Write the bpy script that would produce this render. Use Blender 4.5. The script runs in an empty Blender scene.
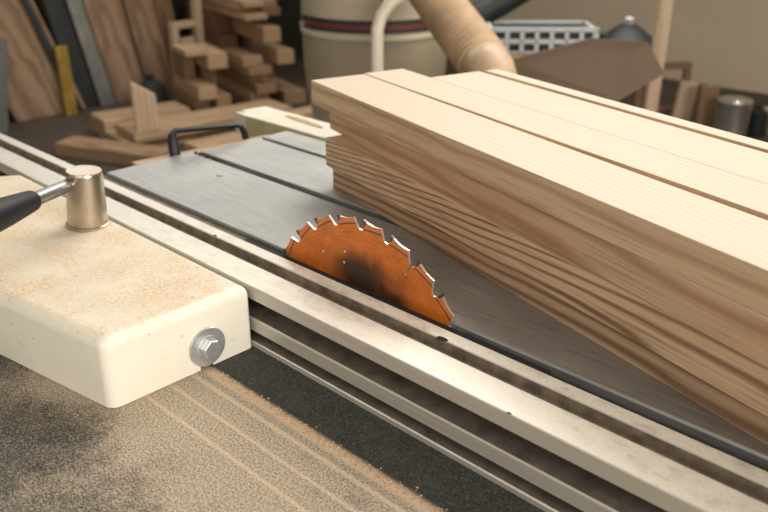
import bpy, bmesh, math, random
from mathutils import Vector, Matrix
random.seed(7)
S = bpy.context.scene
COL = S.collection
T = 0.85                      # saw table height
rad = math.radians

# ------------------------------------------------------------------ materials
def new_mat(name):
    m = bpy.data.materials.new(name); m.use_nodes = True
    nt = m.node_tree; b = nt.nodes['Principled BSDF']
    return m, nt, b
def N(nt, kind, **kw):
    n = nt.nodes.new(kind)
    for k, v in kw.items():
        if k in n.inputs.keys() if hasattr(n.inputs, 'keys') else False: n.inputs[k].default_value = v
        else: setattr(n, k, v)
    return n
def link(nt, a, b): nt.links.new(a, b)
def math_n(nt, op, a, b=None, c=None, clamp=False):
    n = nt.nodes.new('ShaderNodeMath'); n.operation = op; n.use_clamp = clamp
    for i, v in enumerate((a, b, c)):
        if v is None: continue
        if isinstance(v, (int, float)): n.inputs[i].default_value = v
        else: nt.links.new(v, n.inputs[i])
    return n.outputs[0]
def coords(nt): return nt.nodes.new('ShaderNodeTexCoord').outputs['Object']
def mapping(nt, vec, scale=(1,1,1), rot=(0,0,0), loc=(0,0,0)):
    n = nt.nodes.new('ShaderNodeMapping'); nt.links.new(vec, n.inputs['Vector'])
    n.inputs['Scale'].default_value = scale; n.inputs['Rotation'].default_value = rot; n.inputs['Location'].default_value = loc
    return n.outputs[0]
def noise(nt, vec, scale, detail=3, rough=.55, dist=0):
    n = nt.nodes.new('ShaderNodeTexNoise'); nt.links.new(vec, n.inputs['Vector'])
    n.inputs['Scale'].default_value = scale; n.inputs['Detail'].default_value = detail
    n.inputs['Roughness'].default_value = rough; n.inputs['Distortion'].default_value = dist
    return n.outputs['Fac']
def ramp(nt, fac, stops, interp='LINEAR'):
    n = nt.nodes.new('ShaderNodeValToRGB'); n.color_ramp.interpolation = interp
    e = n.color_ramp.elements
    while len(e) < len(stops): e.new(.5)
    for i, (p, c) in enumerate(stops):
        e[i].position = p; e[i].color = (*c, 1) if len(c) == 3 else c
    nt.links.new(fac, n.inputs[0]); return n.outputs['Color']
def mix(nt, fac, a, b, blend='MIX'):
    n = nt.nodes.new('ShaderNodeMix'); n.data_type = 'RGBA'; n.blend_type = blend
    for sock, v in ((n.inputs[0], fac), (n.inputs[6], a), (n.inputs[7], b)):
        if isinstance(v, (int, float)): sock.default_value = v
        elif isinstance(v, tuple): sock.default_value = (*v, 1)
        else: nt.links.new(v, sock)
    return n.outputs[2]
def bump(nt, b, h, strength=.3, dist=.001):
    n = nt.nodes.new('ShaderNodeBump'); n.inputs['Strength'].default_value = strength; n.inputs['Distance'].default_value = dist
    nt.links.new(h, n.inputs['Height']); nt.links.new(n.outputs[0], b.inputs['Normal'])
def smooth(nt, v, lo, hi):
    n = nt.nodes.new('ShaderNodeMapRange'); n.interpolation_type = 'SMOOTHSTEP'
    nt.links.new(v, n.inputs[0]); n.inputs[1].default_value = lo; n.inputs[2].default_value = hi
    return n.outputs[0]
def sep(nt, v):
    n = nt.nodes.new('ShaderNodeSeparateXYZ'); nt.links.new(v, n.inputs[0]); return n.outputs
def s2l(r, g, b):
    f = lambda c: ((c/255+.055)/1.055)**2.4 if c/255 > .04045 else c/255/12.92
    return (f(r), f(g), f(b))

def plain(name, rgb, rough=.6, metal=0, vary=.12, scale=20, rgb2=None):
    m, nt, b = new_mat(name); v = coords(nt)
    f = noise(nt, v, scale, 4)
    c2 = rgb2 or tuple(c*(1-2.5*vary) for c in rgb)
    col = ramp(nt, f, [(.3, c2), (.7, rgb)])
    link(nt, col, b.inputs['Base Color']); b.inputs['Roughness'].default_value = rough; b.inputs['Metallic'].default_value = metal
    return m

def wood(name, light, dark, ring=45, tilt=(.02, .05, .03), off=(0,0,0), dist=2.0, contrast=(.35,.75), pore=.25, rough=.6, fine=1.0, wavy=6.0, streak=.45):
    """grain along local X: rings round a slightly tilted axis, fine pores stretched along it"""
    m, nt, b = new_mat(name); v = coords(nt)
    p = mapping(nt, v, (1,1,1), tilt, off)
    warp = noise(nt, mapping(nt, v, (2.2, wavy, wavy)), 1.0, 3, .5)
    xyz = sep(nt, p)
    r = math_n(nt, 'SQRT', math_n(nt, 'ADD', math_n(nt, 'MULTIPLY', xyz[1], xyz[1]), math_n(nt, 'MULTIPLY', xyz[2], xyz[2])))
    ph = math_n(nt, 'ADD', math_n(nt, 'MULTIPLY', r, ring), math_n(nt, 'MULTIPLY', warp, dist))
    saw = math_n(nt, 'FRACT', ph)
    tri = math_n(nt, 'SUBTRACT', 1.0, math_n(nt, 'ABSOLUTE', math_n(nt, 'SUBTRACT', math_n(nt, 'MULTIPLY', saw, 2), 1.0)))
    tri2 = smooth(nt, tri, *contrast)
    broad = noise(nt, mapping(nt, v, (1.5, 22, 22)), 1.0, 3, .6)
    band = math_n(nt, 'MULTIPLY', tri2, math_n(nt, 'ADD', .35, math_n(nt, 'MULTIPLY', broad, 1.1)), clamp=True)
    col = mix(nt, band, light, dark)
    fn = noise(nt, mapping(nt, v, (9*fine, 420*fine, 420*fine)), 1.0, 3, .6)
    col = mix(nt, math_n(nt, 'MULTIPLY', smooth(nt, fn, .45, .75), pore), col, tuple(c*.5 for c in dark))
    big = noise(nt, mapping(nt, v, (1.2, 5, 5)), 1.0, 2, .5)
    col = mix(nt, math_n(nt, 'MULTIPLY', smooth(nt, big, .35, .7), .22), col, tuple((a+c)*.42 for a, c in zip(light, dark)))
    sk = noise(nt, mapping(nt, v, (2.6*fine, 150*fine, 150*fine), (0,0,0), (.3,.7,.1)), 1.0, 4, .7)
    col = mix(nt, math_n(nt, 'MULTIPLY', smooth(nt, sk, .52, .68), streak), col, dark)
    link(nt, col, b.inputs['Base Color']); b.inputs['Roughness'].default_value = rough
    b.inputs['Specular IOR Level'].default_value = .25
    bump(nt, b, fn, .12, .0005)
    return m

M = {}
# ash boards: pale planed faces, browner sawn edges
FACE_L, FACE_D = (.70, .58, .455), (.645, .515, .39)
M['face_a'] = wood('planed_ash_face', FACE_L, FACE_D, 130, (.01,.015,.05), (0,.4,.25), 3.0, (.2,.9), .08, .5, 1.4, 6.0, .12)
M['face_b'] = wood('planed_ash_face_warm', (.695,.57,.445), (.64,.505,.38), 120, (.02,.02,.06), (0,.3,.2), 3.0, (.2,.9), .08, .5, 1.4, 6.0, .12)
M['edge_1'] = wood('sawn_ash_edge_smooth', (.72,.53,.355), (.50,.335,.205), 62, (.0,.035,.03), (0,.05,.05), 2.0, (.45,.98), .5, .6, 1.0, 6.0, .6)
M['edge_2'] = wood('sawn_ash_edge_ruddy', (.68,.47,.31), (.44,.27,.165), 85, (.0,.05,.02), (0,.06,.03), 2.8, (.4,.95), .5, .6, 1.0, 6.0, .6)
M['edge_3'] = wood('sawn_ash_edge_striped', (.74,.53,.345), (.24,.13,.072), 185, (.0,.13,.03), (0,.08,.09), 2.0, (.45,.95), .5, .6, 1.0, 6.0, .6)
M['edge_4'] = wood('sawn_ash_edge_dark', (.56,.38,.245), (.22,.125,.072), 120, (.0,.07,.02), (0,.05,.06), 2.4, (.3,.9), .3)
M['end'] = wood('ash_end_grain', (.45,.32,.21), (.27,.17,.10), 120, (0,0,0), (0,.05,.1), 1.5, (.3,.9), .3)
M['lumber_a'] = wood('rough_lumber_tan', (.46,.31,.19), (.25,.15,.085), 60, (.02,.05,.03), (0,.03,.05), 2, (.2,.9), .25)
M['lumber_b'] = wood('rough_lumber_pale', (.57,.41,.265), (.36,.23,.135), 50, (.02,.03,.03), (0,.06,.02), 2, (.2,.9), .25)
M['lumber_c'] = wood('rough_lumber_brown', (.30,.185,.11), (.17,.10,.06), 60, (.02,.05,.03), (0,.03,.05), 2, (.2,.9), .25)
M['plank_wall'] = wood('weathered_plank', (.36,.235,.15), (.21,.13,.08), 22, (.02,.03,.02), (0,.1,.05), 3, (.2,.9), .3)
M['pale_wood'] = wood('pale_post_wood', (.62,.47,.33), (.50,.35,.23), 40, (.02,.02,.02), (0,.1,.05), 2, (.2,.9), .2)

def steel():
    m, nt, b = new_mat('ground_cast_table_steel'); v = coords(nt)
    s = noise(nt, mapping(nt, v, (14, 900, 900), (0,0,rad(3))), 1.0, 3, .7)
    s2 = noise(nt, mapping(nt, v, (10, 320, 320), (0,0,rad(-2))), 1.0, 4, .75)
    big = noise(nt, v, 6, 5, .65)
    fac = math_n(nt, 'ADD', math_n(nt, 'MULTIPLY', s, .3), math_n(nt, 'ADD', math_n(nt, 'MULTIPLY', s2, .42), math_n(nt, 'MULTIPLY', big, .28)))
    col = ramp(nt, fac, [(.36, (.25,.25,.235)), (.5, (.39,.392,.38)), (.64, (.52,.525,.51))])
    link(nt, col, b.inputs['Base Color']); b.inputs['Metallic'].default_value = .75
    link(nt, ramp(nt, big, [(.3, (.42,)*3), (.7, (.52,)*3)]), b.inputs['Roughness'])
    bump(nt, b, s, .12, .0003)
    return m
M['steel'] = steel()

def alu():
    m, nt, b = new_mat('dusty_anodised_aluminium'); v = coords(nt)
    s = noise(nt, mapping(nt, v, (6, 250, 250)), 1.0, 3, .6)
    col = ramp(nt, s, [(.3, (.50,.475,.415)), (.7, (.58,.555,.495))])
    # sawdust lying on the upward faces
    g = nt.nodes.new('ShaderNodeNewGeometry'); nz = sep(nt, g.outputs['Normal'])[2]
    upm = smooth(nt, nz, .6, .95)
    d = noise(nt, mapping(nt, v, (1, 1.8, 1)), 40, 6, .75)
    d2 = noise(nt, v, 420, 3, .7)
    dm = math_n(nt, 'MULTIPLY', upm, math_n(nt, 'MULTIPLY', smooth(nt, d, .20, .55), smooth(nt, d2, .12, .5)))
    near = smooth(nt, math_n(nt, 'ADD', sep(nt, v)[0], math_n(nt, 'MULTIPLY', d, .5)), -.75, -.25)    # more dust past the blade
    dm = math_n(nt, 'MULTIPLY', dm, math_n(nt, 'ADD', .30, math_n(nt, 'MULTIPLY', near, .70)))
    col = mix(nt, math_n(nt, 'MULTIPLY', dm, .95), col, (.93,.86,.74))
    spot = math_n(nt, 'MULTIPLY', upm, smooth(nt, noise(nt, v, 300, 2, .6), .64, .70))
    col = mix(nt, math_n(nt, 'MULTIPLY', spot, .55), col, (.70,.47,.27))
    link(nt, col, b.inputs['Base Color'])
    link(nt, math_n(nt, 'MULTIPLY', .35, math_n(nt, 'SUBTRACT', 1, dm)), b.inputs['Metallic'])
    b.inputs['Roughness'].default_value = .37
    return m
M['alu'] = alu()
M['groove'] = plain('dusty_groove_floor', (.31,.25,.18), .8, 0, .2, 60, (.12,.09,.065))

def cream_block():
    m, nt, b = new_mat('cream_enamel_with_sawdust'); v = coords(nt)
    base = ramp(nt, noise(nt, v, 9, 3), [(.3, (.77,.725,.60)), (.7, (.83,.79,.675))])
    g = nt.nodes.new('ShaderNodeNewGeometry'); nz = sep(nt, g.outputs['Normal'])[2]
    upm = smooth(nt, nz, .80, .985)
    n1 = noise(nt, v, 16, 5, .65); n2 = noise(nt, v, 560, 3, .8)
    # cleaner patch round the post
    p = sep(nt, v)
    dx = math_n(nt, 'SUBTRACT', p[0], -.955); dy = math_n(nt, 'SUBTRACT', p[1], .430)
    d = math_n(nt, 'SQRT', math_n(nt, 'ADD', math_n(nt, 'MULTIPLY', dx, dx), math_n(nt, 'MULTIPLY', dy, dy)))
    clear = smooth(nt, math_n(nt, 'ADD', d, math_n(nt, 'MULTIPLY', math_n(nt, 'SUBTRACT', n1, .5), .08)), .045, .075)
    cover = math_n(nt, 'MULTIPLY', upm, math_n(nt, 'MULTIPLY', clear, math_n(nt, 'ADD', .35, math_n(nt, 'MULTIPLY', smooth(nt, n1, .3, .62), .65))))
    dust = math_n(nt, 'MULTIPLY', cover, smooth(nt, n2, .28, .58))
    dcol = ramp(nt, noise(nt, v, 240, 2), [(.35, (.60,.41,.235)), (.65, (.82,.64,.43))])
    col = mix(nt, math_n(nt, 'MULTIPLY', dust, .9), base, dcol)
    spk = smooth(nt, noise(nt, v, 170, 2, .5), .70, .76)
    col = mix(nt, math_n(nt, 'MULTIPLY', spk, .6), col, (.30,.19,.10))
    scr = smooth(nt, noise(nt, mapping(nt, v, (1,1,2.5)), 60, 3, .6), .68, .74)
    col = mix(nt, math_n(nt, 'MULTIPLY', scr, .35), col, (.42,.34,.22))
    link(nt, col, b.inputs['Base Color'])
    link(nt, math_n(nt, 'ADD', .32, math_n(nt, 'MULTIPLY', dust, .5)), b.inputs['Roughness'])
    bump(nt, b, math_n(nt, 'MULTIPLY', dust, n2), .5, .001)
    return m
M['cream'] = cream_block()

def bed():
    m, nt, b = new_mat('black_bed_under_sawdust'); v = coords(nt); p = sep(nt, v)
    n1 = noise(nt, v, 7, 5, .6); n2 = noise(nt, v, 620, 4, .85); n3 = noise(nt, v, 60, 4, .7)
    wob = math_n(nt, 'MULTIPLY', math_n(nt, 'SUBTRACT', n3, .5), .014)
    y = math_n(nt, 'ADD', p[1], wob)
    dusty = math_n(nt, 'SUBTRACT', 1, smooth(nt, y, .418, .432))            # dust swept to the near side of the pile
    leftfall = smooth(nt, math_n(nt, 'ADD', math_n(nt, 'ADD', p[1], math_n(nt, 'MULTIPLY', p[0], .10)), math_n(nt, 'MULTIPLY', n1, .12)), .245, .345)
    dens = math_n(nt, 'ADD', .02, math_n(nt, 'MULTIPLY', dusty, math_n(nt, 'ADD', .40, math_n(nt, 'MULTIPLY', leftfall, .40))))
    patch = smooth(nt, n1, .3, .7)
    dens = math_n(nt, 'MULTIPLY', dens, math_n(nt, 'ADD', .42, math_n(nt, 'ADD', math_n(nt, 'MULTIPLY', patch, .45), math_n(nt, 'MULTIPLY', smooth(nt, noise(nt, v, 34, 5, .7), .15, .8), .45))))
    thr = math_n(nt, 'SUBTRACT', .78, math_n(nt, 'MULTIPLY', dens, .62))
    grain = nt.nodes.new('ShaderNodeMapRange'); grain.interpolation_type = 'SMOOTHSTEP'
    nt.links.new(n2, grain.inputs[0]); nt.links.new(math_n(nt, 'SUBTRACT', thr, .16), grain.inputs[1]); nt.links.new(math_n(nt, 'ADD', thr, .14), grain.inputs[2])
    dcol = ramp(nt, noise(nt, v, 480, 3, .7), [(.36, (.17,.135,.095)), (.6, (.66,.535,.39))])
    dark = mix(nt, smooth(nt, n2, .48, .64), ramp(nt, n3, [(.3, (.012,.015,.015)), (.7, (.035,.038,.036))]), (.15,.135,.105))
    col = mix(nt, math_n(nt, 'MULTIPLY', grain.outputs[0], .85), dark, dcol)
    # finer lines of dust in the milled marks
    xs = smooth(nt, p[0], -.70, -.66)
    for yy, w, s in ((.3475, .0019, .42), (.3765, .0019, .42), (.404, .0026, .5), (.4215, .0062, .7)):
        ln = math_n(nt, 'SUBTRACT', 1, smooth(nt, math_n(nt, 'ABSOLUTE', math_n(nt, 'SUBTRACT', math_n(nt, 'ADD', p[1], math_n(nt, 'MULTIPLY', wob, .12)), yy)), w*.4, w*1.6))
        col = mix(nt, math_n(nt, 'MULTIPLY', math_n(nt, 'MULTIPLY', ln, xs), s), col, (.76,.58,.40))
    link(nt, col, b.inputs['Base Color']); b.inputs['Roughness'].default_value = .75
    bump(nt, b, n2, .5, .001)
    return m
M['bed'] = bed()

R_B = 0.1585
def blade_mat():
    m, nt, b = new_mat('orange_coated_blade'); v = coords(nt); p = sep(nt, v)
    r = math_n(nt, 'SQRT', math_n(nt, 'ADD', math_n(nt, 'MULTIPLY', p[0], p[0]), math_n(nt, 'MULTIPLY', p[2], p[2])))
    ang = math_n(nt, 'ARCTAN2', p[2], p[0])
    u = math_n(nt, 'FRACT', math_n(nt, 'DIVIDE', math_n(nt, 'SUBTRACT', rad(133.6), math_n(nt, 'ADD', ang, -rad(15)*30)), rad(15)))
    n1 = noise(nt, mapping(nt, v, (1,1,1)), 30, 5, .65); n2 = noise(nt, v, 14, 4, .6)
    # streaks that follow the turning
    cv = nt.nodes.new('ShaderNodeCombineXYZ'); nt.links.new(math_n(nt, 'MULTIPLY', r, 420), cv.inputs[0]); nt.links.new(math_n(nt, 'MULTIPLY', ang, 5), cv.inputs[1])
    st = noise(nt, cv.outputs[0], 1.0, 4, .65)
    col = ramp(nt, math_n(nt, 'ADD', math_n(nt, 'MULTIPLY', n1, .5), math_n(nt, 'MULTIPLY', st, .5)), [(.34, (.42,.105,.012)), (.5, (.64,.165,.018)), (.66, (.74,.22,.032))])
    # sooty stain in the middle of the disc with an arced edge
    rr = math_n(nt, 'ADD', r, math_n(nt, 'MULTIPLY', math_n(nt, 'SUBTRACT', n2, .5), .06))
    inner = math_n(nt, 'SUBTRACT', 1, smooth(nt, rr, .094, .130))
    azi = math_n(nt, 'MULTIPLY', smooth(nt, ang, rad(30), rad(58)), math_n(nt, 'SUBTRACT', 1, smooth(nt, ang, rad(102), rad(132))))
    col = mix(nt, math_n(nt, 'MULTIPLY', math_n(nt, 'MULTIPLY', inner, azi), .95), col, (.022,.020,.012))
    rust = math_n(nt, 'MULTIPLY', smooth(nt, n2, .5, .68), .5)
    col = mix(nt, rust, col, (.30,.075,.012))
    # brazing line behind each tooth
    lr = math_n(nt, 'ADD', R_B-.0105, math_n(nt, 'MULTIPLY', u, .006))
    ln = math_n(nt, 'SUBTRACT', 1, smooth(nt, math_n(nt, 'ABSOLUTE', math_n(nt, 'SUBTRACT', r, lr)), .0004, .0013))
    tooth = math_n(nt, 'GREATER_THAN', r, lr)
    col = mix(nt, math_n(nt, 'MULTIPLY', tooth, .65), col, (.60,.20,.085))
    col = mix(nt, math_n(nt, 'MULTIPLY', ln, .85), col, (.03,.022,.018))
    # bare specks
    for (sx, sz) in ((-.0269, .1133), (-.0633, .1024), (-.0284, .0998)):
        dx = math_n(nt, 'SUBTRACT', p[0], sx); dz = math_n(nt, 'SUBTRACT', p[2], sz)
        d = math_n(nt, 'SQRT', math_n(nt, 'ADD', math_n(nt, 'MULTIPLY', dx, dx), math_n(nt, 'MULTIPLY', dz, dz)))
        col = mix(nt, math_n(nt, 'SUBTRACT', 1, smooth(nt, d, .0010, .0018)), col, (.85,.74,.55))
    link(nt, col, b.inputs['Base Color']); b.inputs['Roughness'].default_value = .38; b.inputs['Metallic'].default_value = .15
    return m
M['blade'] = blade_mat()
M['blade_edge'] = plain('bare_blade_steel', (.80,.74,.66), .3, .7, .1, 80)
M['carbide'] = plain('dark_carbide', (.10,.09,.085), .35, .7, .1, 80)
M['void'] = plain('black_throat', (.02,.018,.016), .8, 0, .15, 40)
M['insert'] = plain('dark_insert_and_recess_shade', (.03,.032,.031), .55, .2, .25, 40)
M['strip'] = plain('grimy_ledge_and_recess_shade', (.25,.205,.165), .6, .3, .2, 60)
M['nickel'] = plain('worn_nickel', (.56,.48,.385), .30, 1, .08, 30, (.42,.35,.27))
M['rod'] = plain('grey_steel_rod', (.30,.30,.29), .32, .9, .1, 60)
M['zinc'] = plain('zinc_plate', (.74,.76,.76), .42, .85, .08, 80)
M['black_rubber'] =  plain('black_grip', (.006,.0075,.009), .5, 0, .2, 60)
M['black_rubber'].node_tree.nodes['Principled BSDF'].inputs['Specular IOR Level'].default_value = .25
M['black_paint'] = plain('black_paint', (.005,.009,.012), .55, 0, .2, 60)
M['cream_paint'] = plain('pale_cream_paint', (.80,.75,.62), .5, 0, .06, 30)
M['olive_cream'] = plain('cream_rail_side', (.62,.55,.33), .55, 0, .08, 30)
M['machine'] = plain('machine_grey_green', (.25,.26,.23), .5, 0, .1, 8)
M['floor'] = plain('workshop_floor', (.085,.067,.049), .7, 0, .15, 3)
M['wall_dark'] = plain('dark_wall', (.030,.028,.024), .9, 0, .2, 3)
M['wall_beige'] = plain('beige_wall', (.74,.61,.45), .85, 0, .05, 1.2)
M['drum_cream'] = plain('collector_cream', (.62,.54,.40), .4, 0, .06, 6)
M['bag'] = plain('collector_bag_olive', (.43,.36,.25), .35, 0, .10, 5)
M['band_dark'] = plain('band_dark', (.035,.04,.045), .4, 0, .1, 10)
M['band_red'] = plain('band_red', (.20,.055,.04), .5, 0, .15, 10)
M['pipe'] = plain('cream_pipe', (.72,.64,.50), .4, 0, .06, 10)
M['hose'] = plain('tan_hose', (.62,.44,.275), .5, 0, .12, 14)
M['hose_cuff'] = plain('tan_hose_cuff', (.58,.41,.26), .5, 0, .15, 12)
M['card'] = plain('brown_cardboard', (.165,.112,.073), .8, 0, .08, 5)
M['card2'] = plain('brown_cardboard_inner', (.25,.175,.118), .8, 0, .08, 5)
M['crate'] = plain('pale_plastic', (.62,.66,.68), .45, 0, .05, 20)
M['grey_sheet'] = plain('grey_sheet_metal', (.13,.135,.12), .5, .3, .1, 8)
M['dark_plank'] = plain('dark_green_plank', (.018,.024,.024), .6, 0, .2, 12)
M['alu_strip'] = plain('grey_metal_strip', (.30,.30,.28), .45, .5, .15, 12)
M['yellow'] = plain('yellow_paint', (.36,.225,.022), .5, 0, .2, 14)
M['can'] = plain('polished_can', (.80,.80,.79), .28, 1, .05, 20)
M['sawdust'] = plain('sawdust', (.70,.47,.28), .9, 0, .15, 300, (.40,.25,.13))

# ------------------------------------------------------------------ mesh helpers
class MB:
    def __init__(self): self.bm = bmesh.new(); self.mats = []; self.cur = 0
    def mat(self, m):
        if m not in self.mats: self.mats.append(m)
        self.cur = self.mats.index(m); return self
    def face(self, vs):
        try: f = self.bm.faces.new(vs)
        except ValueError: return None
        f.material_index = self.cur; return f
    def v(self, p): return self.bm.verts.new(p)
    def box(self, lo, hi, mtx=None):
        x0,y0,z0 = lo; x1,y1,z1 = hi
        P = [(x0,y0,z0),(x1,y0,z0),(x1,y1,z0),(x0,y1,z0),(x0,y0,z1),(x1,y0,z1),(x1,y1,z1),(x0,y1,z1)]
        return self.hexa(P, mtx)
    def hexa(self, P, mtx=None):
        vs = [self.v(mtx @ Vector(p) if mtx else p) for p in P]
        fs = [(3,2,1,0),(4,5,6,7),(0,1,5,4),(1,2,6,5),(2,3,7,6),(3,0,4,7)]
        return [self.face([vs[i] for i in q]) for q in fs]
    def prism(self, poly, axis, a, b):
        """poly = 2D points, extruded along axis ('x','y','z') from a to b"""
        def P(q, t): return {'x': (t, q[0], q[1]), 'y': (q[0], t, q[1]), 'z': (q[0], q[1], t)}[axis]
        A = [self.v(P(q, a)) for q in poly]; B = [self.v(P(q, b)) for q in poly]
        out = [self.face(A[::-1]), self.face(B)]
        for i in range(len(poly)):
            j = (i+1) % len(poly); out.append(self.face([A[i], A[j], B[j], B[i]]))
        return out
    def lathe(self, prof, seg=48, mtx=None, cap=True):
        """prof = (r, z) pairs, turned round local Z"""
        rings = []
        for r, z in prof:
            ring = []
            for k in range(seg):
                a = 2*math.pi*k/seg; p = Vector((r*math.cos(a), r*math.sin(a), z))
                ring.append(self.v(mtx @ p if mtx else p))
            rings.append(ring)
        for i in range(len(rings)-1):
            for k in range(seg):
                j = (k+1) % seg; self.face([rings[i][k], rings[i][j], rings[i+1][j], rings[i+1][k]])
        if cap: self.face(rings[0][::-1]); self.face(rings[-1])
        return self
    def tube(self, pts, rads, seg=24, cap=True):
        pts = [Vector(p) for p in pts]
        if isinstance(rads, (int, float)): rads = [rads]*len(pts)
        up = Vector((.013, .027, 1)); rings = []; prev = None
        for i, p in enumerate(pts):
            d = (pts[min(i+1, len(pts)-1)] - pts[max(i-1, 0)]).normalized()
            a = prev if prev is not None else (d.cross(up) if abs(d.dot(up.normalized())) < .95 else d.cross(Vector((1, .01, 0))))
            a = (a - d*a.dot(d)).normalized(); b = d.cross(a); prev = a
            rings.append([self.v(p + (a*math.cos(t) + b*math.sin(t))*rads[i]) for t in [2*math.pi*k/seg for k in range(seg)]])
        for i in range(len(rings)-1):
            for k in range(seg):
                j = (k+1) % seg; self.face([rings[i][k], rings[i][j], rings[i+1][j], rings[i+1][k]])
        if cap: self.face(rings[0][::-1]); self.face(rings[-1])
        return self
    def build(self, name, parent=None, loc=(0,0,0), rot=(0,0,0), bevel=0, seg=2, smooth=False, angle=40):
        bmesh.ops.recalc_face_normals(self.bm, faces=self.bm.faces)
        me = bpy.data.meshes.new(name); self.bm.to_mesh(me); self.bm.free()
        for m in self.mats: me.materials.append(m)
        o = bpy.data.objects.new(name, me); COL.objects.link(o)
        o.location = loc; o.rotation_euler = rot
        if parent: o.parent = parent
        if smooth:
            me.shade_smooth()
            me.set_sharp_from_angle(angle=rad(angle))
        if bevel:
            b = o.modifiers.new('bevel', 'BEVEL'); b.width = bevel; b.segments = seg; b.limit_method = 'ANGLE'; b.angle_limit = rad(30)
            if seg > 1: b.harden_normals = False
        return o
def tag(o, label=None, cat=None, group=None, kind=None):
    if label: o['label'] = label
    if cat: o['category'] = cat
    if group: o['group'] = group
    if kind: o['kind'] = kind
    return o
def empty(name, loc, rz=0):
    o = bpy.data.objects.new(name, None); COL.objects.link(o); o.location = loc; o.rotation_euler = (0,0,rz)
    o.empty_display_size = .05
    return o

# ------------------------------------------------------------------ setting
b = MB().mat(M['floor']); b.box((-5.4, -4, -.1), (5, 6.0, 0)); tag(b.build('floor'), kind='structure')
b = MB().mat(M['wall_dark']); b.box((-5.4, -4, 0), (-5.25, 6.0, 3.2)); tag(b.build('wall_left'), kind='structure')
b = MB().mat(M['wall_beige']); b.box((-5.25, 5.75, 0), (5, 6.0, 3.2)); tag(b.build('wall_back'), kind='structure')

# ------------------------------------------------------------------ table saw
saw = empty('table_saw', (0, 0, 0))
tag(saw, 'grey cast steel table saw with slotted top under the stacked boards', 'table saw')
XL, XR = -1.163, 1.1
b = MB().mat(M['machine']); b.box((-.95, .60, 0), (.75, .93, .66)); b.build('cabinet', saw, bevel=.01)
b = MB().mat(M['machine']); b.box((-.80, -.05, 0), (.55, .42, .70)); b.build('bed_stand', saw, bevel=.01)
# main plate with its front lip
b = MB().mat(M['steel']); b.prism([(.5803,T-.002),(.5820,T),(.7325,T),(.7335,T-.001),(.7335,T-.030),(.5803,T-.030)], 'x', XL, XR); b.build('table_plate', saw)
b = MB().mat(M['steel']); b.prism([(.7480,T-.001),(.7490,T),(.8650,T),(.8660,T-.001),(.8660,T-.030),(.7480,T-.030)], 'x', XL+.012, XR); b.build('table_plate', saw)
b = MB().mat(M['steel']); b.prism([(.8735,T-.001),(.8745,T+.001),(.9360,T+.001),(.9360,T-.030),(.8735,T-.030)], 'x', XL+.015, XR); b.build('table_plate', saw)
b = MB().mat(M['void']); b.box((XL+.012, .7335, T-.030), (XR, .7480, T-.013)); b.box((XL+.02, .8660, T-.030), (XR, .8735, T-.014)); b.build('slot_floor', saw)
# grit packed into the open ends of the first slot
b = MB().mat(M['void'])
for i in range(26):
    x = XL + random.uniform(.0, .075); y = random.uniform(.734, .7475); s = random.uniform(.0012, .0032)
    b.lathe([(s*.5,-s*.5),(s,0),(s*.4,s*.6)], 6, Matrix.Translation((x, y, T-.012+random.uniform(.006,.0125))))
tag(b.build('slot_grit', saw), kind='stuff')
b = MB().mat(M['steel']); b.box((-1.05, .60, T-.19), (.9, .92, T-.0301)); b.build('under_frame', saw)
# throat: grimy ledge on the far part, the gap's shade painted as a black block round the blade, dark insert on the near part
b = MB().mat(M['strip']); b.box((XL-.05, .5645, T-.022), (-.801, .5800, T-.0055)); b.build('throat_ledge', saw)
b = MB().mat(M['void']); b.box((-.800, .5645, T-.022), (-.3462, .5762, T-.004)); b.build('throat_gap_dark', saw)
b = MB().mat(M['insert']); b.box((-.346, .5650, T-.022), (XR, .5800, T-.010)); b.build('throat_insert', saw, bevel=.001)
# lower bed covered with dust
b = MB().mat(M['bed']); b.box((-2.2, -.55, T-.1050), (1.0, .515, T-.0750)); b.build('lower_bed', saw)
# rear rail, cream, its end broken
b = MB().mat(M['cream_paint'])
P = [(-1.240,.934),(XR,.934),(XR,1.008),(-1.308,1.008),(-1.318,.955),(-1.298,.950),(-1.316,.938),(-1.275,.932)]
fs = b.prism(P, 'z', T-.036, T+.006)
b.mat(M['olive_cream']); fs[2].material_index = b.cur; fs[-1].material_index = b.cur
b.build('rear_rail', saw, bevel=.0015)
b = MB().mat(M['sawdust']); b.prism([(-1.215,.982),(-1.17,.975),(-1.10,.972),(-1.105,.980),(-1.16,.988),(-1.212,.990)], 'z', T+.006, T+.0075); tag(b.build('sawdust_smear', saw), kind='stuff')
# black bow handle on the end of the table
b = MB().mat(M['black_paint'])
hp = [(-1.176,.714,T-.030),(-1.180,.714,T+.010),(-1.186,.717,T+.028),(-1.188,.724,T+.0335),(-1.188,.79,T+.0265),(-1.188,.848,T+.0195),(-1.187,.858,T+.015),(-1.184,.862,T+.004),(-1.176,.862,T-.030)]
b.tube(hp, [.0085,.0095,.0075,.005,.0042,.0042,.0050,.006,.006], 8); b.build('table_handle', saw, smooth=True)
b = MB().mat(M['black_paint']); b.box((-1.180,.703,T-.034), (-1.163,.721,T-.012)); b.build('handle_foot', saw, bevel=.001)
# pale timber batten along the table end
b = MB().mat(M['lumber_b']); b.box((-.13,-.012,-.03), (.13,.012,0))
b.build('end_batten', saw, (-1.178,.775,T-.006), (0,0,rad(84)), bevel=.001)

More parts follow.
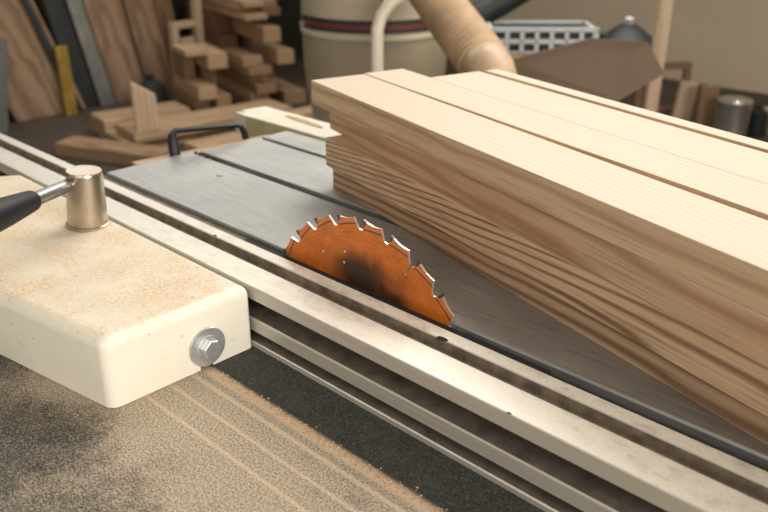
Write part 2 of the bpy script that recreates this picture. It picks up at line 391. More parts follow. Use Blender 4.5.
# ------------------------------------------------------------------ sliding rail (aluminium extrusion)
b = MB().mat(M['alu'])
prof = [(.5640,-.001),(.5630,0),(.5470,0),(.5460,-.001),(.5460,-.0125),(.5270,-.0125),(.5270,-.001),(.5260,0),(.4900,0),(.4890,-.001),
        (.4890,-.0160),(.5400,-.0160),(.5400,-.0340),(.4905,-.0400),(.4890,-.0415),(.4890,-.0560),(.5300,-.0560),(.5300,-.0660),
        (.4885,-.0690),(.4870,-.0700),(.4870,-.0750),(.5640,-.0750)]
fs = b.prism([(y, T+z) for y, z in prof], 'x', -2.6, .80)
b.mat(M['groove']); fs[2+4].material_index = b.cur; fs[2+3].material_index = b.cur; fs[2+5].material_index = b.cur
b.mat(M['insert'])  # side recesses: their shade is painted in as near-black faces
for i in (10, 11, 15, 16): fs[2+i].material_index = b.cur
b.mat(M['strip']); fs[2+17].material_index = b.cur; fs[2+12].material_index = b.cur  # sloped recess floors in mid brown, carrying on the painted shade
slide = b.build('sliding_rail')
tag(slide, 'long grooved aluminium sliding rail dusted with sawdust in front of blade', 'rail')
b = MB().mat(M['void'])
for x, y, s in ((-.452,.5472,.0045),(-.83,.5478,.0022),(-.33,.4900,.0016)):
    b.lathe([(s,0),(s*.8,.0006)], 10, Matrix.Translation((x,y,T-.0001)) @ Matrix.Diagonal((1.6,.7,1,1)))
tag(b.build('dark_nick', slide), kind='stuff')

# ------------------------------------------------------------------ saw blade
YB = .5783
blade = empty('saw_blade', (-.5944, YB, T-.0813))
tag(blade, 'orange circular saw blade with hooked teeth rising through the steel table', 'saw blade')
def pol(r, a): return (r*math.cos(rad(a)), r*math.sin(rad(a)))
out = []                       # (radius, angle) round the rim, angle always falling
for k in range(24):
    t = 133.6 - 15*k
    out += [(R_B, t), (R_B-.0018, t-2.5), (R_B-.0024, t-5), (R_B-.0013, t-7.6), (R_B+.0002, t-9.3), (R_B-.0048, t-10.3), (R_B-.0092, t-11.3), (R_B-.0116, t-12.1)]
    if k % 8 == 4:
        out += [(R_B-.0122, t-12.6), (R_B-.017, t-12.72), (R_B-.022, t-12.76), (R_B-.0265, t-12.8), (R_B-.0285, t-13.1), (R_B-.0265, t-13.42), (R_B-.022, t-13.46), (R_B-.017, t-13.5), (R_B-.0124, t-13.6)]
    out += [(R_B-.0122, t-13.7), (R_B-.0108, t-14.4), (R_B-.0082, t-14.8), (R_B-.0045, t-14.95)]
RI = R_B-.036
b = MB().mat(M['blade'])
def ring(r_of, y): return [b.v((r*math.cos(rad(a)), y, r*math.sin(rad(a)))) for r, a in r_of]
inner = [(RI, a) for r, a in out]; bore = [(.015, a) for r, a in out]
fo, fi, fb = ring(out, -.0012), ring(inner, -.0012), ring(bore, -.0012)
ko, ki, kb = ring(out, .0012), ring(inner, .0012), ring(bore, .0012)
n = len(out)
for i in range(n):
    j = (i+1) % n
    b.mat(M['blade'])
    b.face([fo[i], fo[j], fi[j], fi[i]]); b.face([fi[i], fi[j], fb[j], fb[i]])
    b.face([ko[j], ko[i], ki[i], ki[j]]); b.face([ki[j], ki[i], kb[i], kb[j]])
    b.mat(M['blade_edge']); b.face([fo[j], fo[i], ko[i], ko[j]]); b.face([fb[i], fb[j], kb[j], kb[i]])
disc = b.build('disc', blade)
b = MB().mat(M['carbide'])
tip = [pol(R_B+.0008, .35), pol(R_B-.0002, -1.1), pol(R_B-.0062, -.75), pol(R_B-.0060, .05)]
b.prism(tip, 'y', -.0017, .0017); tip0 = b.build('carbide_tip', blade, bevel=.0002, seg=1); tip0['label'] = 'dark carbide cutting tip'
tip0.rotation_euler = (0, -rad(148.6), 0)
for k in range(1, 8):
    c = tip0.copy(); COL.objects.link(c); c.parent = blade; c.rotation_euler = (0, -rad(148.6-15*k), 0)

# ------------------------------------------------------------------ boards
O = Vector((-.862, .780, T))
def board(name, label, s0, n0, z0, z1, length, width, ang, edge, face, group, taper=0):
    """front-left lower corner at s0 along / n0 across the stack's own axes"""
    a = rad(-14.73); d = Vector((math.cos(a), math.sin(a), 0)); n = Vector((-d.y, d.x, 0))
    loc = O + d*s0 + n*n0; loc.z = T + z0
    b = MB(); h = z1-z0
    b.mat(M[edge]); fs = b.box((0,0,0), (length, width, h))
    b.mat(M[face]); fs[0].material_index = b.cur; fs[1].material_index = b.cur
    b.mat(M['end']); fs[3].material_index = b.cur; fs[5].material_index = b.cur
    o = b.build(name, None, loc, (0,0,rad(ang)), bevel=.0007, seg=2)
    return tag(o, label, 'board', group)
G = 'ash boards stacked on the saw table'
board('wooden_board', 'bottom board of the stack lying on steel table, dark brown sawn edge', .000, 0, 0.0002, .0285, 1.55, .30, -14.73, 'edge_4', 'face_b', G)
board('wooden_board', 'striped board second from the bottom of the stack, strong dark grain', -.019, -.001, .0287, .0705, 1.57, .30, -15.15, 'edge_3', 'edge_1', G)
board('wooden_board', 'set-back board directly under the pale top boards, wavy ruddy edge', -.058, .0275, .0707, .1080, 1.60, .27, -17.5, 'edge_2', 'face_a', G)
board('wooden_board', 'nearest pale board on top of stack, overhanging at left end', -.074, .0062, .1082, .1430, 1.65, .089, -15.60, 'edge_1', 'face_a', G)
board('wooden_board', 'middle pale board on top of stack, between nearest board and set-back one', -.078, .0985, .1082, .1430, 1.65, .0705, -14.9, 'edge_1', 'face_a', G)
board('wooden_board', 'pale top board with end set back, tight behind the middle one', .000, .1691, .1082, .1430, 1.55, .090, -14.9, 'edge_1', 'face_a', G)
board('wooden_board', 'narrow rearmost pale board on top of stack, raised behind a gap', .004, .2685, .1082, .1436, 1.55, .024, -14.9, 'edge_1', 'face_a', G)

# ------------------------------------------------------------------ fence head: cream casting with lever
head = empty('fence_clamp', (-.95, .38, T-.0750))
hl = Vector(head.location)
tag(head, 'cream enamelled fence clamp with black lever and bolt, on dusty bed', 'clamp')
def rel(p): return Vector(p) - hl
zb, zt = T-.0744, T+.004
foot = [(-.678,.310),(-.678,.4855),(-1.243,.4855),(-1.262,.455),(-1.262,.212)]
b = MB().mat(M['cream'])
# rounded footprint, then a rounded top edge, as one shell
def round_poly(poly, rs, seg=6):
    out = []
    n = len(poly)
    for i in range(n):
        p, q, r = Vector(poly[i-1]), Vector(poly[i]), Vector(poly[(i+1) % n]); R = rs[i]
        a, c = (p-q).normalized(), (r-q).normalized(); half = a.angle(c)/2
        L = R/math.tan(half); cen = q + (a+c).normalized()*(R/math.sin(half))
        A, Bv = q+a*L, q+c*L
        va, vb = A-cen, Bv-cen; tot = va.angle_signed(vb)
        for k in range(seg+1):
            th = -tot*k/seg; out.append((cen.x+va.x*math.cos(th)-va.y*math.sin(th), cen.y+va.x*math.sin(th)+va.y*math.cos(th)))
    return out
rs = [.013, .006, .008, .008, .013]
loops = []
RT = .013
for inset, z in [(0, zb), (0, zt-RT)] + [(RT*(1-math.cos(a)), zt-RT+RT*math.sin(a)) for a in [rad(15), rad(30), rad(45), rad(60), rad(75), rad(90)]]:
    cen = Vector((-.97, .37)); ip = []
    # offset polygon inwards by inset
    n = len(foot)
    for i in range(n):
        p, q, r = Vector(foot[i-1]), Vector(foot[i]), Vector(foot[(i+1) % n])
        e1, e2 = (q-p).normalized(), (r-q).normalized()
        n1, n2 = Vector((-e1.y, e1.x)), Vector((-e2.y, e2.x))
        bis = (n1+n2).normalized(); ins = inset*(.4 if i in (1, 2) else 1.0)
        ip.append(tuple(q + bis*(inset/max(.3, bis.dot(n1)))))
    loops.append([b.v(rel((x, y, z))) for x, y in round_poly(ip, [max(.003, r-inset*.6) for r in rs])])
for i in range(len(loops)-1):
    for k in range(len(loops[0])):
        j = (k+1) % len(loops[0]); b.face([loops[i][k], loops[i][j], loops[i+1][j], loops[i+1][k]])
b.face(loops[-1]); b.face(loops[0][::-1])
body = b.build('body', head, smooth=True, angle=50)
body.location = (0,0,0)
# slot below the bolt cut through the end wall
b = MB(); b.box((-.72,.4145,zb-.01), (-.66,.4310,T-.047)); cut = b.build('slot_cutter')
bo = body.modifiers.new('slot', 'BOOLEAN'); bo.operation = 'DIFFERENCE'; bo.object = cut; bo.solver = 'EXACT'
bpy.context.view_layer.update()
dg = bpy.context.evaluated_depsgraph_get()
me = bpy.data.meshes.new_from_object(body.evaluated_get(dg)); body.modifiers.clear(); body.data = me
bpy.data.objects.remove(cut)
# washer + hex bolt on the end wall
mt = Matrix.Translation(rel((-.678,.4245,T-.0485))) @ Matrix.Rotation(rad(90), 4, 'Y')
b = MB().mat(M['zinc']); b.lathe([(.0220,0),(.0226,.0006),(.0226,.0022),(.0220,.0030)], 48, mt); b.build('washer', head, smooth=True)
b = MB().mat(M['zinc'])
b.lathe([(.0138,.003),(.0138,.0042)], 40, mt); b.lathe([(.0115,.0042),(.0115,.0105),(.0100,.0120)], 6, mt @ Matrix.Rotation(rad(12),4,'Z')); b.build('bolt', head, bevel=.0004, seg=1)
# post, tilted a touch
kb = Vector((-.970, .4496, zt)); 
km = Matrix.Translation(rel(kb)) @ Matrix.Rotation(rad(4), 4, Vector((-.697,.717,0))) 
b = MB().mat(M['nickel']); b.lathe([(.0268,0),(.0271,.0012),(.0268,.0038),(.0252,.0046)], 56, km); b.build('post_flange', head, smooth=True)
b = MB().mat(M['nickel']); b.lathe([(.0250,.0046),(.0249,.008),(.0224,.069),(.0221,.0725),(.0212,.0738),(.0,.0740)], 64, km); b.build('post', head, smooth=True, angle=50)
P0 = Vector((-.978,.4465,zt+.057)); P1 = Vector((-.885,.314,.9285)); d = (P1-P0).normalized()
b = MB().mat(M['rod']); b.tube([rel(P0+d*.012), rel(P0+d*.12)], .0082, 28); rod = b.build('lever_rod', head, smooth=True)
g = MB().mat(M['black_rubber'])
g.tube([rel(P0+d*t) for t in (.098,.0985,.101,.105,.15,.19,.235,.245,.25)], [.0088,.0105,.0118,.0126,.0160,.0182,.0190,.0160,.008], 36)
grip = g.build('lever_grip', rod, smooth=True); grip['label'] = 'black rubber grip'

# ------------------------------------------------------------------ sawdust
b = MB().mat(M['sawdust'])
for i in range(900):
    x = -.672 + .60*(i/900) + random.uniform(-.004,.004); y = .4225 + random.gauss(0,.0036) ; s = random.uniform(.0005,.0013)
    b.lathe([(s,0),(s*.7,s*.6)], 5, Matrix.Translation((x,y,T-.0751)) @ Matrix.Rotation(random.random()*3,4,'Z') @ Matrix.Diagonal((1.4,1,1,1)))
sd = b.build('sawdust'); tag(sd, 'low ridge of orange sawdust lying along the dark bed', 'sawdust', kind='stuff')
b = MB().mat(M['lumber_b'])
for (x, y, s) in ((-1.0535+.03,.693,.0045),):
    b.box((-s,-s*.5,0),(s,s*.5,.0012), Matrix.Translation((x,y,T+.0002)) @ Matrix.Rotation(.5,4,'Z'))
tag(b.build('wood_chip'), 'small pale wood chip lying on bare steel left of blade', 'wood chip')

# ------------------------------------------------------------------ background: planks leaning on the left wall
def lean(name, label, cat, pts, X0, X1, H, thick, mat, group=None):
    """pts: y at base left/right and y at top left/right; foot at X0, head at X1 and height H"""
    y0,y1,y2,y3 = pts
    dx = X1-X0; L = math.hypot(dx, H); nx, nz = H/L*thick, -dx/L*thick
    F = [(X0,y0,0),(X0,y1,0),(X0-nx,y1,.0),(X0-nx,y0,.0),(X1,y2,H),(X1,y3,H),(X1-nx,y3,H),(X1-nx,y2,H)]
    c = Vector((X0-nx/2, (y0+y1)/2, 0))
    # local X runs up the plank so that the grain follows it
    up = Vector((dx, (y2+y3-y0-y1)/2, H)).normalized(); fr = Vector((H, 0, -dx)); fr = (fr-up*fr.dot(up)).normalized(); sd = up.cross(fr)
    R = Matrix((up, fr, sd)).transposed()
    b = MB().mat(M[mat]); b.hexa([R.transposed() @ (Vector(p)-c) for p in F])
    o = b.build(name, None, c, R.to_euler(), bevel=.003, seg=1)
    return tag(o, label, cat, group)
GP = 'planks leaning against the left wall'
lean('plank', 'wide brown plank leaning on dark wall at far left beside grey sheet', 'plank', (1.93,2.345,1.55,1.95), -4.88, -5.10, 1.3, .03, 'plank_wall', GP)
lean('metal_sheet', 'grey sheet leaning at left edge in front of wide plank', 'sheet', (1.50,1.80,1.62,1.93), -4.70, -4.80, .50, .01, 'grey_sheet')
lean('plank', 'dark narrow plank leaning low beside grey sheet', 'plank', (1.80,1.90,1.60,1.70), -4.90, -5.15, .9, .03, 'dark_plank', GP)
lean('plank', 'brown slat leaning high behind the yellow level', 'plank', (2.36,2.46,2.16,2.25), -4.98, -5.16, 1.4, .025, 'lumber_c', GP)
lean('pole', 'thin dark pole leaning beside the wide left plank', 'pole', (2.29,2.33,1.94,1.98), -4.84, -5.05, 1.3, .03, 'dark_plank')
lean('pole', 'thin brown pole leaning crossed behind the yellow level', 'pole', (2.35,2.38,1.98,2.01), -4.90, -5.08, 1.3, .03, 'plank_wall')
lean('plank', 'almost black plank leaning left of the grey metal strip', 'plank', (2.33,2.465,2.17,2.29), -4.90, -5.12, 1.4, .03, 'dark_plank', GP)
lean('metal_strip', 'grey metal strip leaning between black and brown planks', 'strip', (2.47,2.57,2.30,2.39), -4.88, -5.10, 1.4, .02, 'alu_strip')
lean('plank', 'brown plank leaning directly right of the grey metal strip', 'plank', (2.58,2.80,2.40,2.68), -4.88, -5.10, 1.4, .03, 'plank_wall', GP)
lean('plank', 'brown plank leaning second from the metal strip', 'plank', (2.84,3.06,2.70,2.90), -4.92, -5.12, 1.4, .03, 'plank_wall', GP)
lean('plank', 'darker brown plank, rightmost of those leaning', 'plank', (3.08,3.20,2.92,3.05), -4.96, -5.14, 1.4, .03, 'lumber_c', GP)
o = lean('spirit_level', 'yellow tool leaning between wide plank and black plank', 'spirit level', (2.20,2.27,2.225,2.30), -4.80, -4.87, .40, .03, 'yellow')
# black bag slumped on the floor
b = MB().mat(plain('black_cloth', (.03,.034,.036), .75, 0, .2, 20))
b.lathe([(.02,0),(.085,.01),(.105,.06),(.10,.11),(.085,.15),(.05,.19),(.02,.205),(.028,.23),(.01,.235)], 20)
o = b.build('bag', None, (-4.52,2.62,0), smooth=True, angle=80)
for v in o.data.vertices:
    v.co.x *= 1+.18*math.sin(v.co.z*40+v.co.y*20); v.co.y *= 1+.15*math.sin(v.co.z*33+v.co.x*25); v.co.y += .0
tag(o, 'black cloth bag slumped on floor beside lumber pile', 'bag')

# ------------------------------------------------------------------ scrap heap on the floor
def plank(name, label, cat, c, size, rz, mat, group=None, rot=None):
    b = MB().mat(M[mat]); x, y, z = (s/2 for s in size); b.box((-x,-y,0),(x,y,2*z))
    o = b.build(name, None, c, rot or (0,0,rad(rz)), bevel=.004, seg=1)
    return tag(o, label, cat, group)
GO = 'offcuts heaped on the floor'
plank('offcut', 'pale board lowest and nearest in the offcut heap', 'offcut', (-3.81,1.96,0), (.62,.16,.07), 22, 'lumber_a', GO)
plank('offcut', 'long brown board on the floor under the offcut heap', 'offcut', (-3.90,2.60,0), (1.05,.30,.029), 84, 'lumber_a', GO)
plank('offcut', 'second long board, laid on the lowest long one', 'offcut', (-3.92,2.56,.0295), (1.00,.27,.0305), 82, 'lumber_b', GO)
plank('offcut', 'thick pale board lying behind the upright block', 'offcut', (-4.21,2.36,0), (.50,.22,.11), 80, 'lumber_b', GO)
plank('offcut', 'flat board beneath the upright slanted block', 'offcut', (-3.85,2.56,.0605), (.95,.26,.05), 82, 'lumber_b', GO)
plank('offcut', 'long pale strip on the right side of the offcut heap', 'offcut', (-3.50,2.66,0), (.85,.16,.07), 86, 'lumber_b', GO)
plank('offcut', 'short board at far right of offcut heap beside bag', 'offcut', (-3.49,2.95,.0705), (.40,.12,.06), 86, 'lumber_b', GO)
# upright block with slanted top
b = MB().mat(M['pale_wood']); w, dp = .115, .055
b.hexa([(0,-w/2,-dp/2),(0,w/2,-dp/2),(0,w/2,dp/2),(0,-w/2,dp/2),(.255,-w/2,-dp/2),(.182,w/2,-dp/2),(.182,w/2,dp/2),(.255,-w/2,dp/2)])
o = b.build('offcut', None, (-3.81,2.16,.111), (0,-rad(90),rad(-25)), bevel=.003, seg=1)
tag(o, 'pale upright block with slanted top standing on offcut heap', 'offcut', GO)

# ------------------------------------------------------------------ lumber pile
GL = 'sawn timber stacked in the lumber pile'
u = Vector((math.cos(rad(15)), -math.sin(rad(15)), 0)); w = Vector((math.sin(rad(15)), math.cos(rad(15)), 0))
def lum(label, v, z0, h, wid, mat, endx=-4.1, length=1.0, dy=0):
    # end centre lies on plane X = endx
    y = (v - endx*math.sin(rad(15)))/math.cos(rad(15))
    length = min(length, (endx+5.12)/math.cos(rad(15))); c = Vector((endx, y, z0)) - u*(length/2)
    b = MB().mat(M[mat]); b.box((-length/2,-wid/2,0),(length/2,wid/2,h))
    tag(b.build('timber', None, c, (0,0,rad(-15+dy)), bevel=.003, seg=1), label, 'timber', GL)
lum('thick timber end at the floor, right side of lumber pile', 2.20, 0, .085, .15, 'lumber_a', -4.05)
lum('low timber end on the floor, left beside thick one', 1.965, 0, .05, .13, 'lumber_a', -4.02)
lum('timber end one above the floor, left of thick one', 1.955, .0505, .0545, .12, 'lumber_b', -4.10)
lum('brown timber filling between floor and middle, set back', 2.17, .086, .085, .17, 'lumber_c', -4.5)
lum('brown timber under the big protruding beam, set back', 2.15, .172, .09, .15, 'lumber_c', -4.5)
lum('flat timber end below middle of lumber pile, lower of two', 1.985, .1055, .055, .13, 'lumber_a', -4.05)
lum('flat timber end below middle of lumber pile, upper of two', 1.97, .161, .0595, .11, 'lumber_b', -4.14)
lum('wide thin timber end left of the big beam, lower', 1.95, .221, .045, .15, 'lumber_a', -4.06)
lum('wide thin timber end left of the big beam, upper', 1.935, .2665, .0545, .13, 'lumber_b', -4.14)
lum('big beam protruding furthest at right of lumber pile', 2.14, .2625, .085, .115, 'lumber_b', -4.05)
lum('thin brown timber laid over the big protruding beam', 2.12, .348, .05, .12, 'lumber_c', -4.5)
lum('upper big beam with square end, right of lumber pile', 2.06, .3985, .09, .115, 'lumber_b', -4.08)
lum('brown timber left of the upper beams, set back', 1.935, .322, .075, .11, 'lumber_c', -4.5)
lum('brown flat timber above the upper big beam', 2.06, .489, .055, .13, 'lumber_c', -4.5)
lum('timber with short end left of the upper big beam', 1.93, .398, .146, .12, 'lumber_c', -4.6)
lum('pale slat lowest of the three near the top of lumber pile', 1.945, .5445, .034, .14, 'lumber_b', -4.06)
lum('pale slat between two others near top of lumber pile', 1.93, .579, .034, .12, 'lumber_a', -4.16)
lum('highest visible pale slat in the lumber pile', 1.95, .6135, .034, .13, 'lumber_b', -4.10)
lum('topmost brown timber at right of lumber pile', 2.10, .5445, .05, .12, 'lumber_c', -4.15)
lum('flat timber end high at right under top edge', 2.09, .595, .04, .12, 'lumber_a', -4.18)
lum('small block end at floor in left column', 1.675, 0, .145, .09, 'lumber_a', -4.05, .40)
lum('brown timber end on floor in left column', 1.57, .0, .065, .09, 'lumber_c', -4.08, .40)
lum('brown timber end second from floor in left column', 1.565, .0655, .07, .09, 'lumber_a', -4.14, .40)
lum('pale flat timber end in left column', 1.57, .136, .075, .11, 'lumber_b', -4.05, .40)
lum('dark timber in left column, set back', 1.67, .146, .15, .08, 'lumber_c', -4.25, .2)
lum('pale square timber end high in left column', 1.665, .2965, .09, .12, 'lumber_b', -4.08, .40)
lum('brown timber in left column behind flat end', 1.555, .212, .172, .07, 'lumber_c', -4.3, .2)
lum('thin pale board protruding left from lumber pile', 1.53, .3875, .035, .13, 'lumber_b', -4.08, .24)
# pale rack frame
rk = empty('rack_frame', (-4.6,2.9,0)); tag(rk, 'pale upright rack frame at left of lumber pile', 'rack')
def rp(p, q, s, name):
    b = MB().mat(M['pale_wood']); b.box((p[0]-s/2+4.6,p[1]-s/2-2.9,p[2]), (q[0]+s/2+4.6,q[1]+s/2-2.9,q[2])); b.build(name, rk, bevel=.002, seg=1)
rp((-4.62,2.88,0),(-4.62,2.88,.50), .045, 'upright'); rp((-4.62,3.06,0),(-4.62,3.06,.95), .05, 'upright'); rp((-4.62,2.90,.46),(-4.62,3.04,.50), .04, 'rail')
rp((-4.62,2.93,.04),(-4.62,3.01,.40), .02, 'panel')

# ------------------------------------------------------------------ dust collector
dc = empty('dust_collector', (-2.40,2.42,0)); tag(dc, 'round cream dust collector with dark red band behind stacked boards', 'dust collector')
b = MB().mat(M['bag']); b.lathe([(.255,.02),(.272,.05),(.255,.35),(.289,.60),(.290,.742)], 64); b.build('collection_bag', dc, smooth=True)
b = MB().mat(M['drum_cream']); b.lathe([(.290,.735),(.297,.740),(.297,.752),(.291,.756),(.291,.86),(.294,.87),(.294,1.20)], 64); b.build('drum', dc, smooth=True, angle=30)
b = MB().mat(M['band_dark']); b.lathe([(.2915,.765),(.2955,.766),(.2955,.779),(.2955,.797),(.2955,.812),(.2915,.813)], 64, cap=False)
b.mat(M['band_red'])
for f in b.bm.faces:
    z = sum(v.co.z for v in f.verts)/len(f.verts)
    if .780 < z < .796: f.material_index = b.cur
b.build('clamp_band', dc, smooth=True, angle=30)
b = MB().mat(M['zinc']); b.lathe([(.009,0),(.009,.012),(.004,.014)], 10, Matrix.Translation((-.155+.05,-.285+.0,.782)) @ Matrix.Rotation(rad(90),4,'X')); b.build('band_screw', dc)

b = MB().mat(M['dark_plank']); b.tube([Vector(p)-Vector((-2.40,2.42,0)) for p in ((-2.26,2.62,.69),(-2.12,2.88,.83),(-2.00,3.07,.955),(-1.80,3.38,1.155))], .055, 20); b.build('dark_duct', dc, smooth=True)
# cream bent pipe rising behind the boards
b = MB().mat(M['pipe'])
b.tube([(-1.42,1.438,0),(-1.425,1.443,.5),(-1.432,1.45,.90),(-1.436,1.456,.945),(-1.434,1.468,.975),(-1.424,1.490,1.003),(-1.405,1.52,1.025),(-1.36,1.58,1.045),(-1.26,1.70,1.06)], .0155, 24)
tag(b.build('bent_pipe', smooth=True), 'cream bent pipe standing in front of dust collector', 'pipe')

# ribbed hose
hs = empty('flexible_hose', (-1.43,1.87,.0)); tag(hs, 'tan ribbed flexible hose slanting down beside dust collector', 'hose')
H0, H1 = Vector((-1.764,2.054,.935)), Vector((-1.421,1.856,.814)); hd = (H1-H0)
hl2 = Vector(hs.location)
pts, rr = [], []
n = 115
for i in range(n+1):
    t = -.25+i/n*1.30; pts.append(H0 + hd*t - hl2); rr.append(.066 + +.0075*math.sin(i*2*math.pi/5))
b = MB().mat(M['hose']); b.tube([H0-hd*.8-hl2, H0-hd*.252-hl2]+pts, [.066,.066]+rr, 32); groove = plain('hose_groove_shade', (.40,.265,.155), .6, 0, .1, 14); b.mat(groove)
b.bm.faces.ensure_lookup_table()
for k in range(32*2, len(b.bm.faces)-2):
    if (k//32-2) % 5 in (3, 4): b.bm.faces[k].material_index = b.cur  # groove faces painted darker, so the ribs' shading shows
b.build('ribbed_tube', hs, smooth=True, angle=80)
b = MB().mat(M['hose_cuff']); b.tube([p-hl2 for p in (H0+hd*1.03, H0+hd*1.04, H1+hd*.13, H1+hd*.20+Vector((0,0,-.02)), H1+hd*.27+Vector((0,0,-.09)), H1+hd*.28+Vector((0,0,-.30)), Vector((-1.33,1.80,0)))], [.066,.069,.069,.069,.069,.069,.069], 32); b.build('cuff', hs, smooth=True, angle=80)

# ------------------------------------------------------------------ right background: bench, crate, box, post, can
be = empty('workbench', (-1.81,2.94,0), rad(43)); tag(be, 'brown wooden workbench behind cardboard box carrying the plastic crate', 'workbench')
b = MB().mat(M['lumber_c']); b.box((-.30,-.17,.62),(.17,.33,.665)); b.build('bench_top', be, bevel=.004)
for sx in (-.25,.13):
    for sy in (-.12,.28):
        b = MB().mat(M['lumber_c']); b.box((sx-.035,sy-.035,0),(sx+.035,sy+.035,.62)); b.build('leg', be)
# crate: grid sided plastic box
cr = empty('plastic_crate', (-1.92,2.87,.668), rad(43)); tag(cr, 'pale plastic crate with square grid sides on workbench', 'crate')
def grid_panel(w, h, nx, nz, t, mtx, bar=.010):
    b = MB().mat(M['crate'])
    for i in range(nx+1): x = -w/2 + w*i/nx; b.box((x-bar/2,-t/2,0),(x+bar/2,t/2,h), mtx)
    for k in range(nz+1): z = h*k/nz; b.box((-w/2-bar/2,-t/2,max(0,z-bar/2)),(w/2+bar/2,t/2,z+bar/2), mtx)
    return b
grid_panel(.40,.090,7,2,.012,Matrix.Translation((0,-.12,0)),.016).build('front_side', cr)
grid_panel(.40,.085,7,2,.012,Matrix.Translation((0,.12,0))).build('back_side', cr)
for sx in (-1,1): grid_panel(.24,.085,4,2,.012,Matrix.Translation((sx*.2,0,0)) @ Matrix.Rotation(rad(90),4,'Z')).build('end_side', cr)
b = MB().mat(M['dark_plank']); b.box((-.188,-.106,.004),(.188,.106,.080)); b.build('dark_backing', cr)  # solid dark box added to paint the shaded inside behind the grid
# dark tool on the bench
tl = empty('power_tool', (-1.675,3.13,.665), rad(40)); tag(tl, 'black power tool lying on workbench beside the post', 'power tool')
b = MB().mat(M['black_paint']); b.lathe([(.05,0),(.085,.004),(.105,.02),(.10,.045),(.06,.075),(.03,.095)], 28); b.build('housing', tl, smooth=True)
b = MB().mat(M['black_paint']); b.tube([(-.06,0,.04),(-.11,.01,.05),(-.13,.02,.03),(-.12,.02,.008)], .016, 14); b.build('handle', tl, smooth=True)
b = MB().mat(M['crate']); b.lathe([(.016,.095),(.018,.115),(.01,.122)], 16); b.build('knob', tl, smooth=True)
# cardboard box with open flap
bx = empty('cardboard_box', (-1.42,2.45,0)); tag(bx, 'brown cardboard box with its open flap raised behind boards', 'box')
bl = Vector(bx.location)
def slab(P, t, mat, name, nrm):
    nrm = Vector(nrm).normalized()*t
    b = MB().mat(mat); A = [b.v(Vector(p)-bl) for p in P]; B = [b.v(Vector(p)-bl+nrm) for p in P]
    b.face(A); b.face(B[::-1])
    for i in range(len(P)): j = (i+1) % len(P); b.face([A[i],B[i],B[j],A[j]])
    b.build(name, bx)
fl = [(-1.492,2.072,.781),(-1.329,2.267,.842),(-1.204,2.382,.831),(-1.141,2.389,.743),(-1.216,2.272,.671),(-1.33,2.16,.60),(-1.50,2.03,.60)]
slab(fl, .006, M['card'], 'flap', (-.72,.69,0))
slab([(-1.53,2.02,0),(-1.20,2.33,0),(-1.20,2.33,.64),(-1.53,2.02,.64)], .006, M['card'], 'front_side', (-.72,.69,0))
slab([(-1.20,2.33,0),(-1.47,2.61,0),(-1.47,2.61,.60),(-1.20,2.33,.60)], .006, M['card'], 'end_side', (-.7,-.7,0))
slab([(-1.53,2.02,0),(-1.80,2.30,0),(-1.80,2.30,.60),(-1.53,2.02,.60)], .006, M['card'], 'end_side', (.7,.7,0))
slab([(-1.80,2.30,0),(-1.47,2.61,0),(-1.47,2.61,.60),(-1.80,2.30,.60)], .006, M['card'], 'back_side', (.72,-.69,0))
# post
b = MB().mat(M['pale_wood']); b.box((0,-.024,-.024),(1.6,.024,.024))
o = b.build('wooden_post', None, (-1.47,2.98,0), (0,-rad(90)+rad(0.6),rad(40)), bevel=.003, seg=1); tag(o, 'pale square wooden post standing right of cardboard flap', 'post')
# can and odds near the back wall
cn = empty('metal_can', (-1.75,4.55,0)); tag(cn, 'shiny cylindrical metal can standing near the beige wall', 'can')
b = MB().mat(M['can']); b.lathe([(.088,0),(.092,.004),(.092,.195),(.094,.200),(.092,.205),(.08,.206)], 40); b.build('can_body', cn, smooth=True, angle=40)
b = MB().mat(M['can']); b.lathe([(.07,.206),(.07,.212),(.02,.214)], 32); b.build('lid', cn, smooth=True)
plank('timber_offcut', 'pale upright offcut leaning left of the metal can', 'offcut', (-2.12,4.72,0), (.10,.05,.22), 40, 'pale_wood', None, (0,rad(6),rad(40)))
plank('timber_offcut', 'short dark offcut standing just left of metal can', 'offcut', (-1.93,4.62,0), (.10,.06,.24), 40, 'lumber_c')
fr = empty('small_frame', (-2.30,4.80,0), rad(45)); tag(fr, 'small wooden frame standing on floor beside post', 'frame')
for lo, hi, nm in (((-.16,-.02,0),(.16,.02,.03),'rail'),((-.16,-.02,.26),(.16,.02,.30),'rail'),((-.16,-.02,.03),(-.12,.02,.26),'upright'),((.12,-.02,.03),(.16,.02,.26),'upright')):
    b = MB().mat(M['lumber_c']); b.box(lo, hi); b.build(nm, fr, bevel=.002, seg=1)
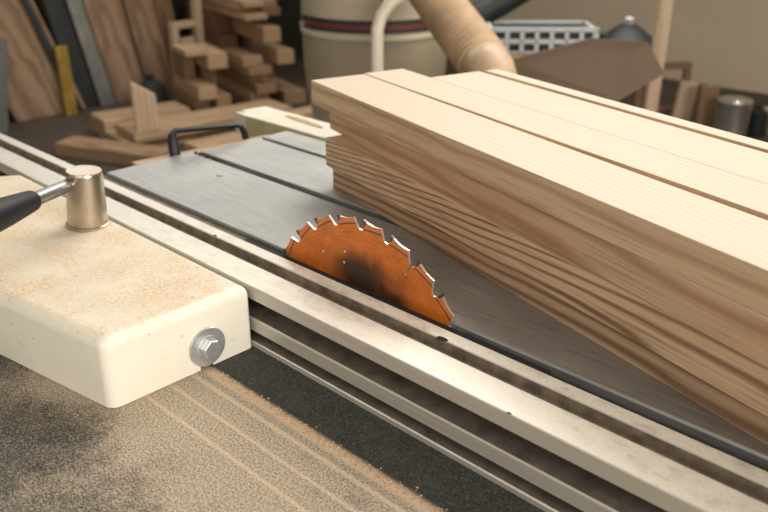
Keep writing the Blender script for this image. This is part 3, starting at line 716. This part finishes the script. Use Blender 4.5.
b = MB().mat(M['black_paint']); b.lathe([(.04,0),(.05,.01),(.05,.13),(.02,.15),(.02,.17)], 20); tag(b.build('bottle', None, (-1.655,4.665,0), smooth=True), 'small black bottle right of the metal can', 'bottle')
plank('timber_offcut', 'pale block on the floor right of black bottle', 'offcut', (-1.53,4.86,0), (.30,.14,.13), 40, 'pale_wood')

# ------------------------------------------------------------------ light
W = bpy.data.worlds.new('World'); S.world = W; W.use_nodes = True
bg = W.node_tree.nodes['Background']; bg.inputs[0].default_value = (1.0,.90,.76,1); bg.inputs[1].default_value = .42
def area(name, loc, tgt, sx, sy, power, col):
    l = bpy.data.lights.new(name, 'AREA'); l.shape = 'RECTANGLE'; l.size = sx; l.size_y = sy; l.energy = power; l.color = col
    o = bpy.data.objects.new(name, l); COL.objects.link(o); o.location = loc
    o.rotation_euler = (Vector(tgt)-Vector(loc)).to_track_quat('-Z','Y').to_euler()
    return o
area('skylight', (-1.3, 3.2, 3.0), (-.5,.6,.85), 3.0, 1.3, 132, (1.0,.95,.87))
area('side_window', (3.0, .1, 2.0), (-.6,.4,.8), 1.6, 1.4, 130, (1.0,.95,.88))
area('front_fill', (1.0, -2.4, 2.3), (-.5,.5,.85), 2.4, 1.5, 27, (1.0,.93,.84))  # soft fill added behind the camera to lift the front faces
area('high_window', (-5.1, 2.3, 2.5), (-1.0,.7,.85), 3.2, 1.1, 31, (1.0,.97,.92))

# ------------------------------------------------------------------ camera
cam = bpy.data.cameras.new('camera'); co = bpy.data.objects.new('camera', cam); COL.objects.link(co)
F, HOR = 830.0, -110.0
ph = math.atan2(256-HOR, F); th = math.atan2(934, math.hypot(F, 256-HOR))
fwd = Vector((-math.cos(th)*math.cos(ph), math.sin(th)*math.cos(ph), -math.sin(ph)))
co.location = (0,0,1.25); co.rotation_euler = fwd.to_track_quat('-Z','Y').to_euler()
cam.sensor_width = 36; cam.lens = F/768*36; cam.clip_start = .02
cam.dof.use_dof = True; cam.dof.focus_distance = .84; cam.dof.aperture_fstop = 6.4
S.camera = co
vs = S.view_settings; vs.view_transform = 'Standard'; vs.look = 'None'; vs.exposure = 0; vs.gamma = 1; vs.use_curve_mapping = False
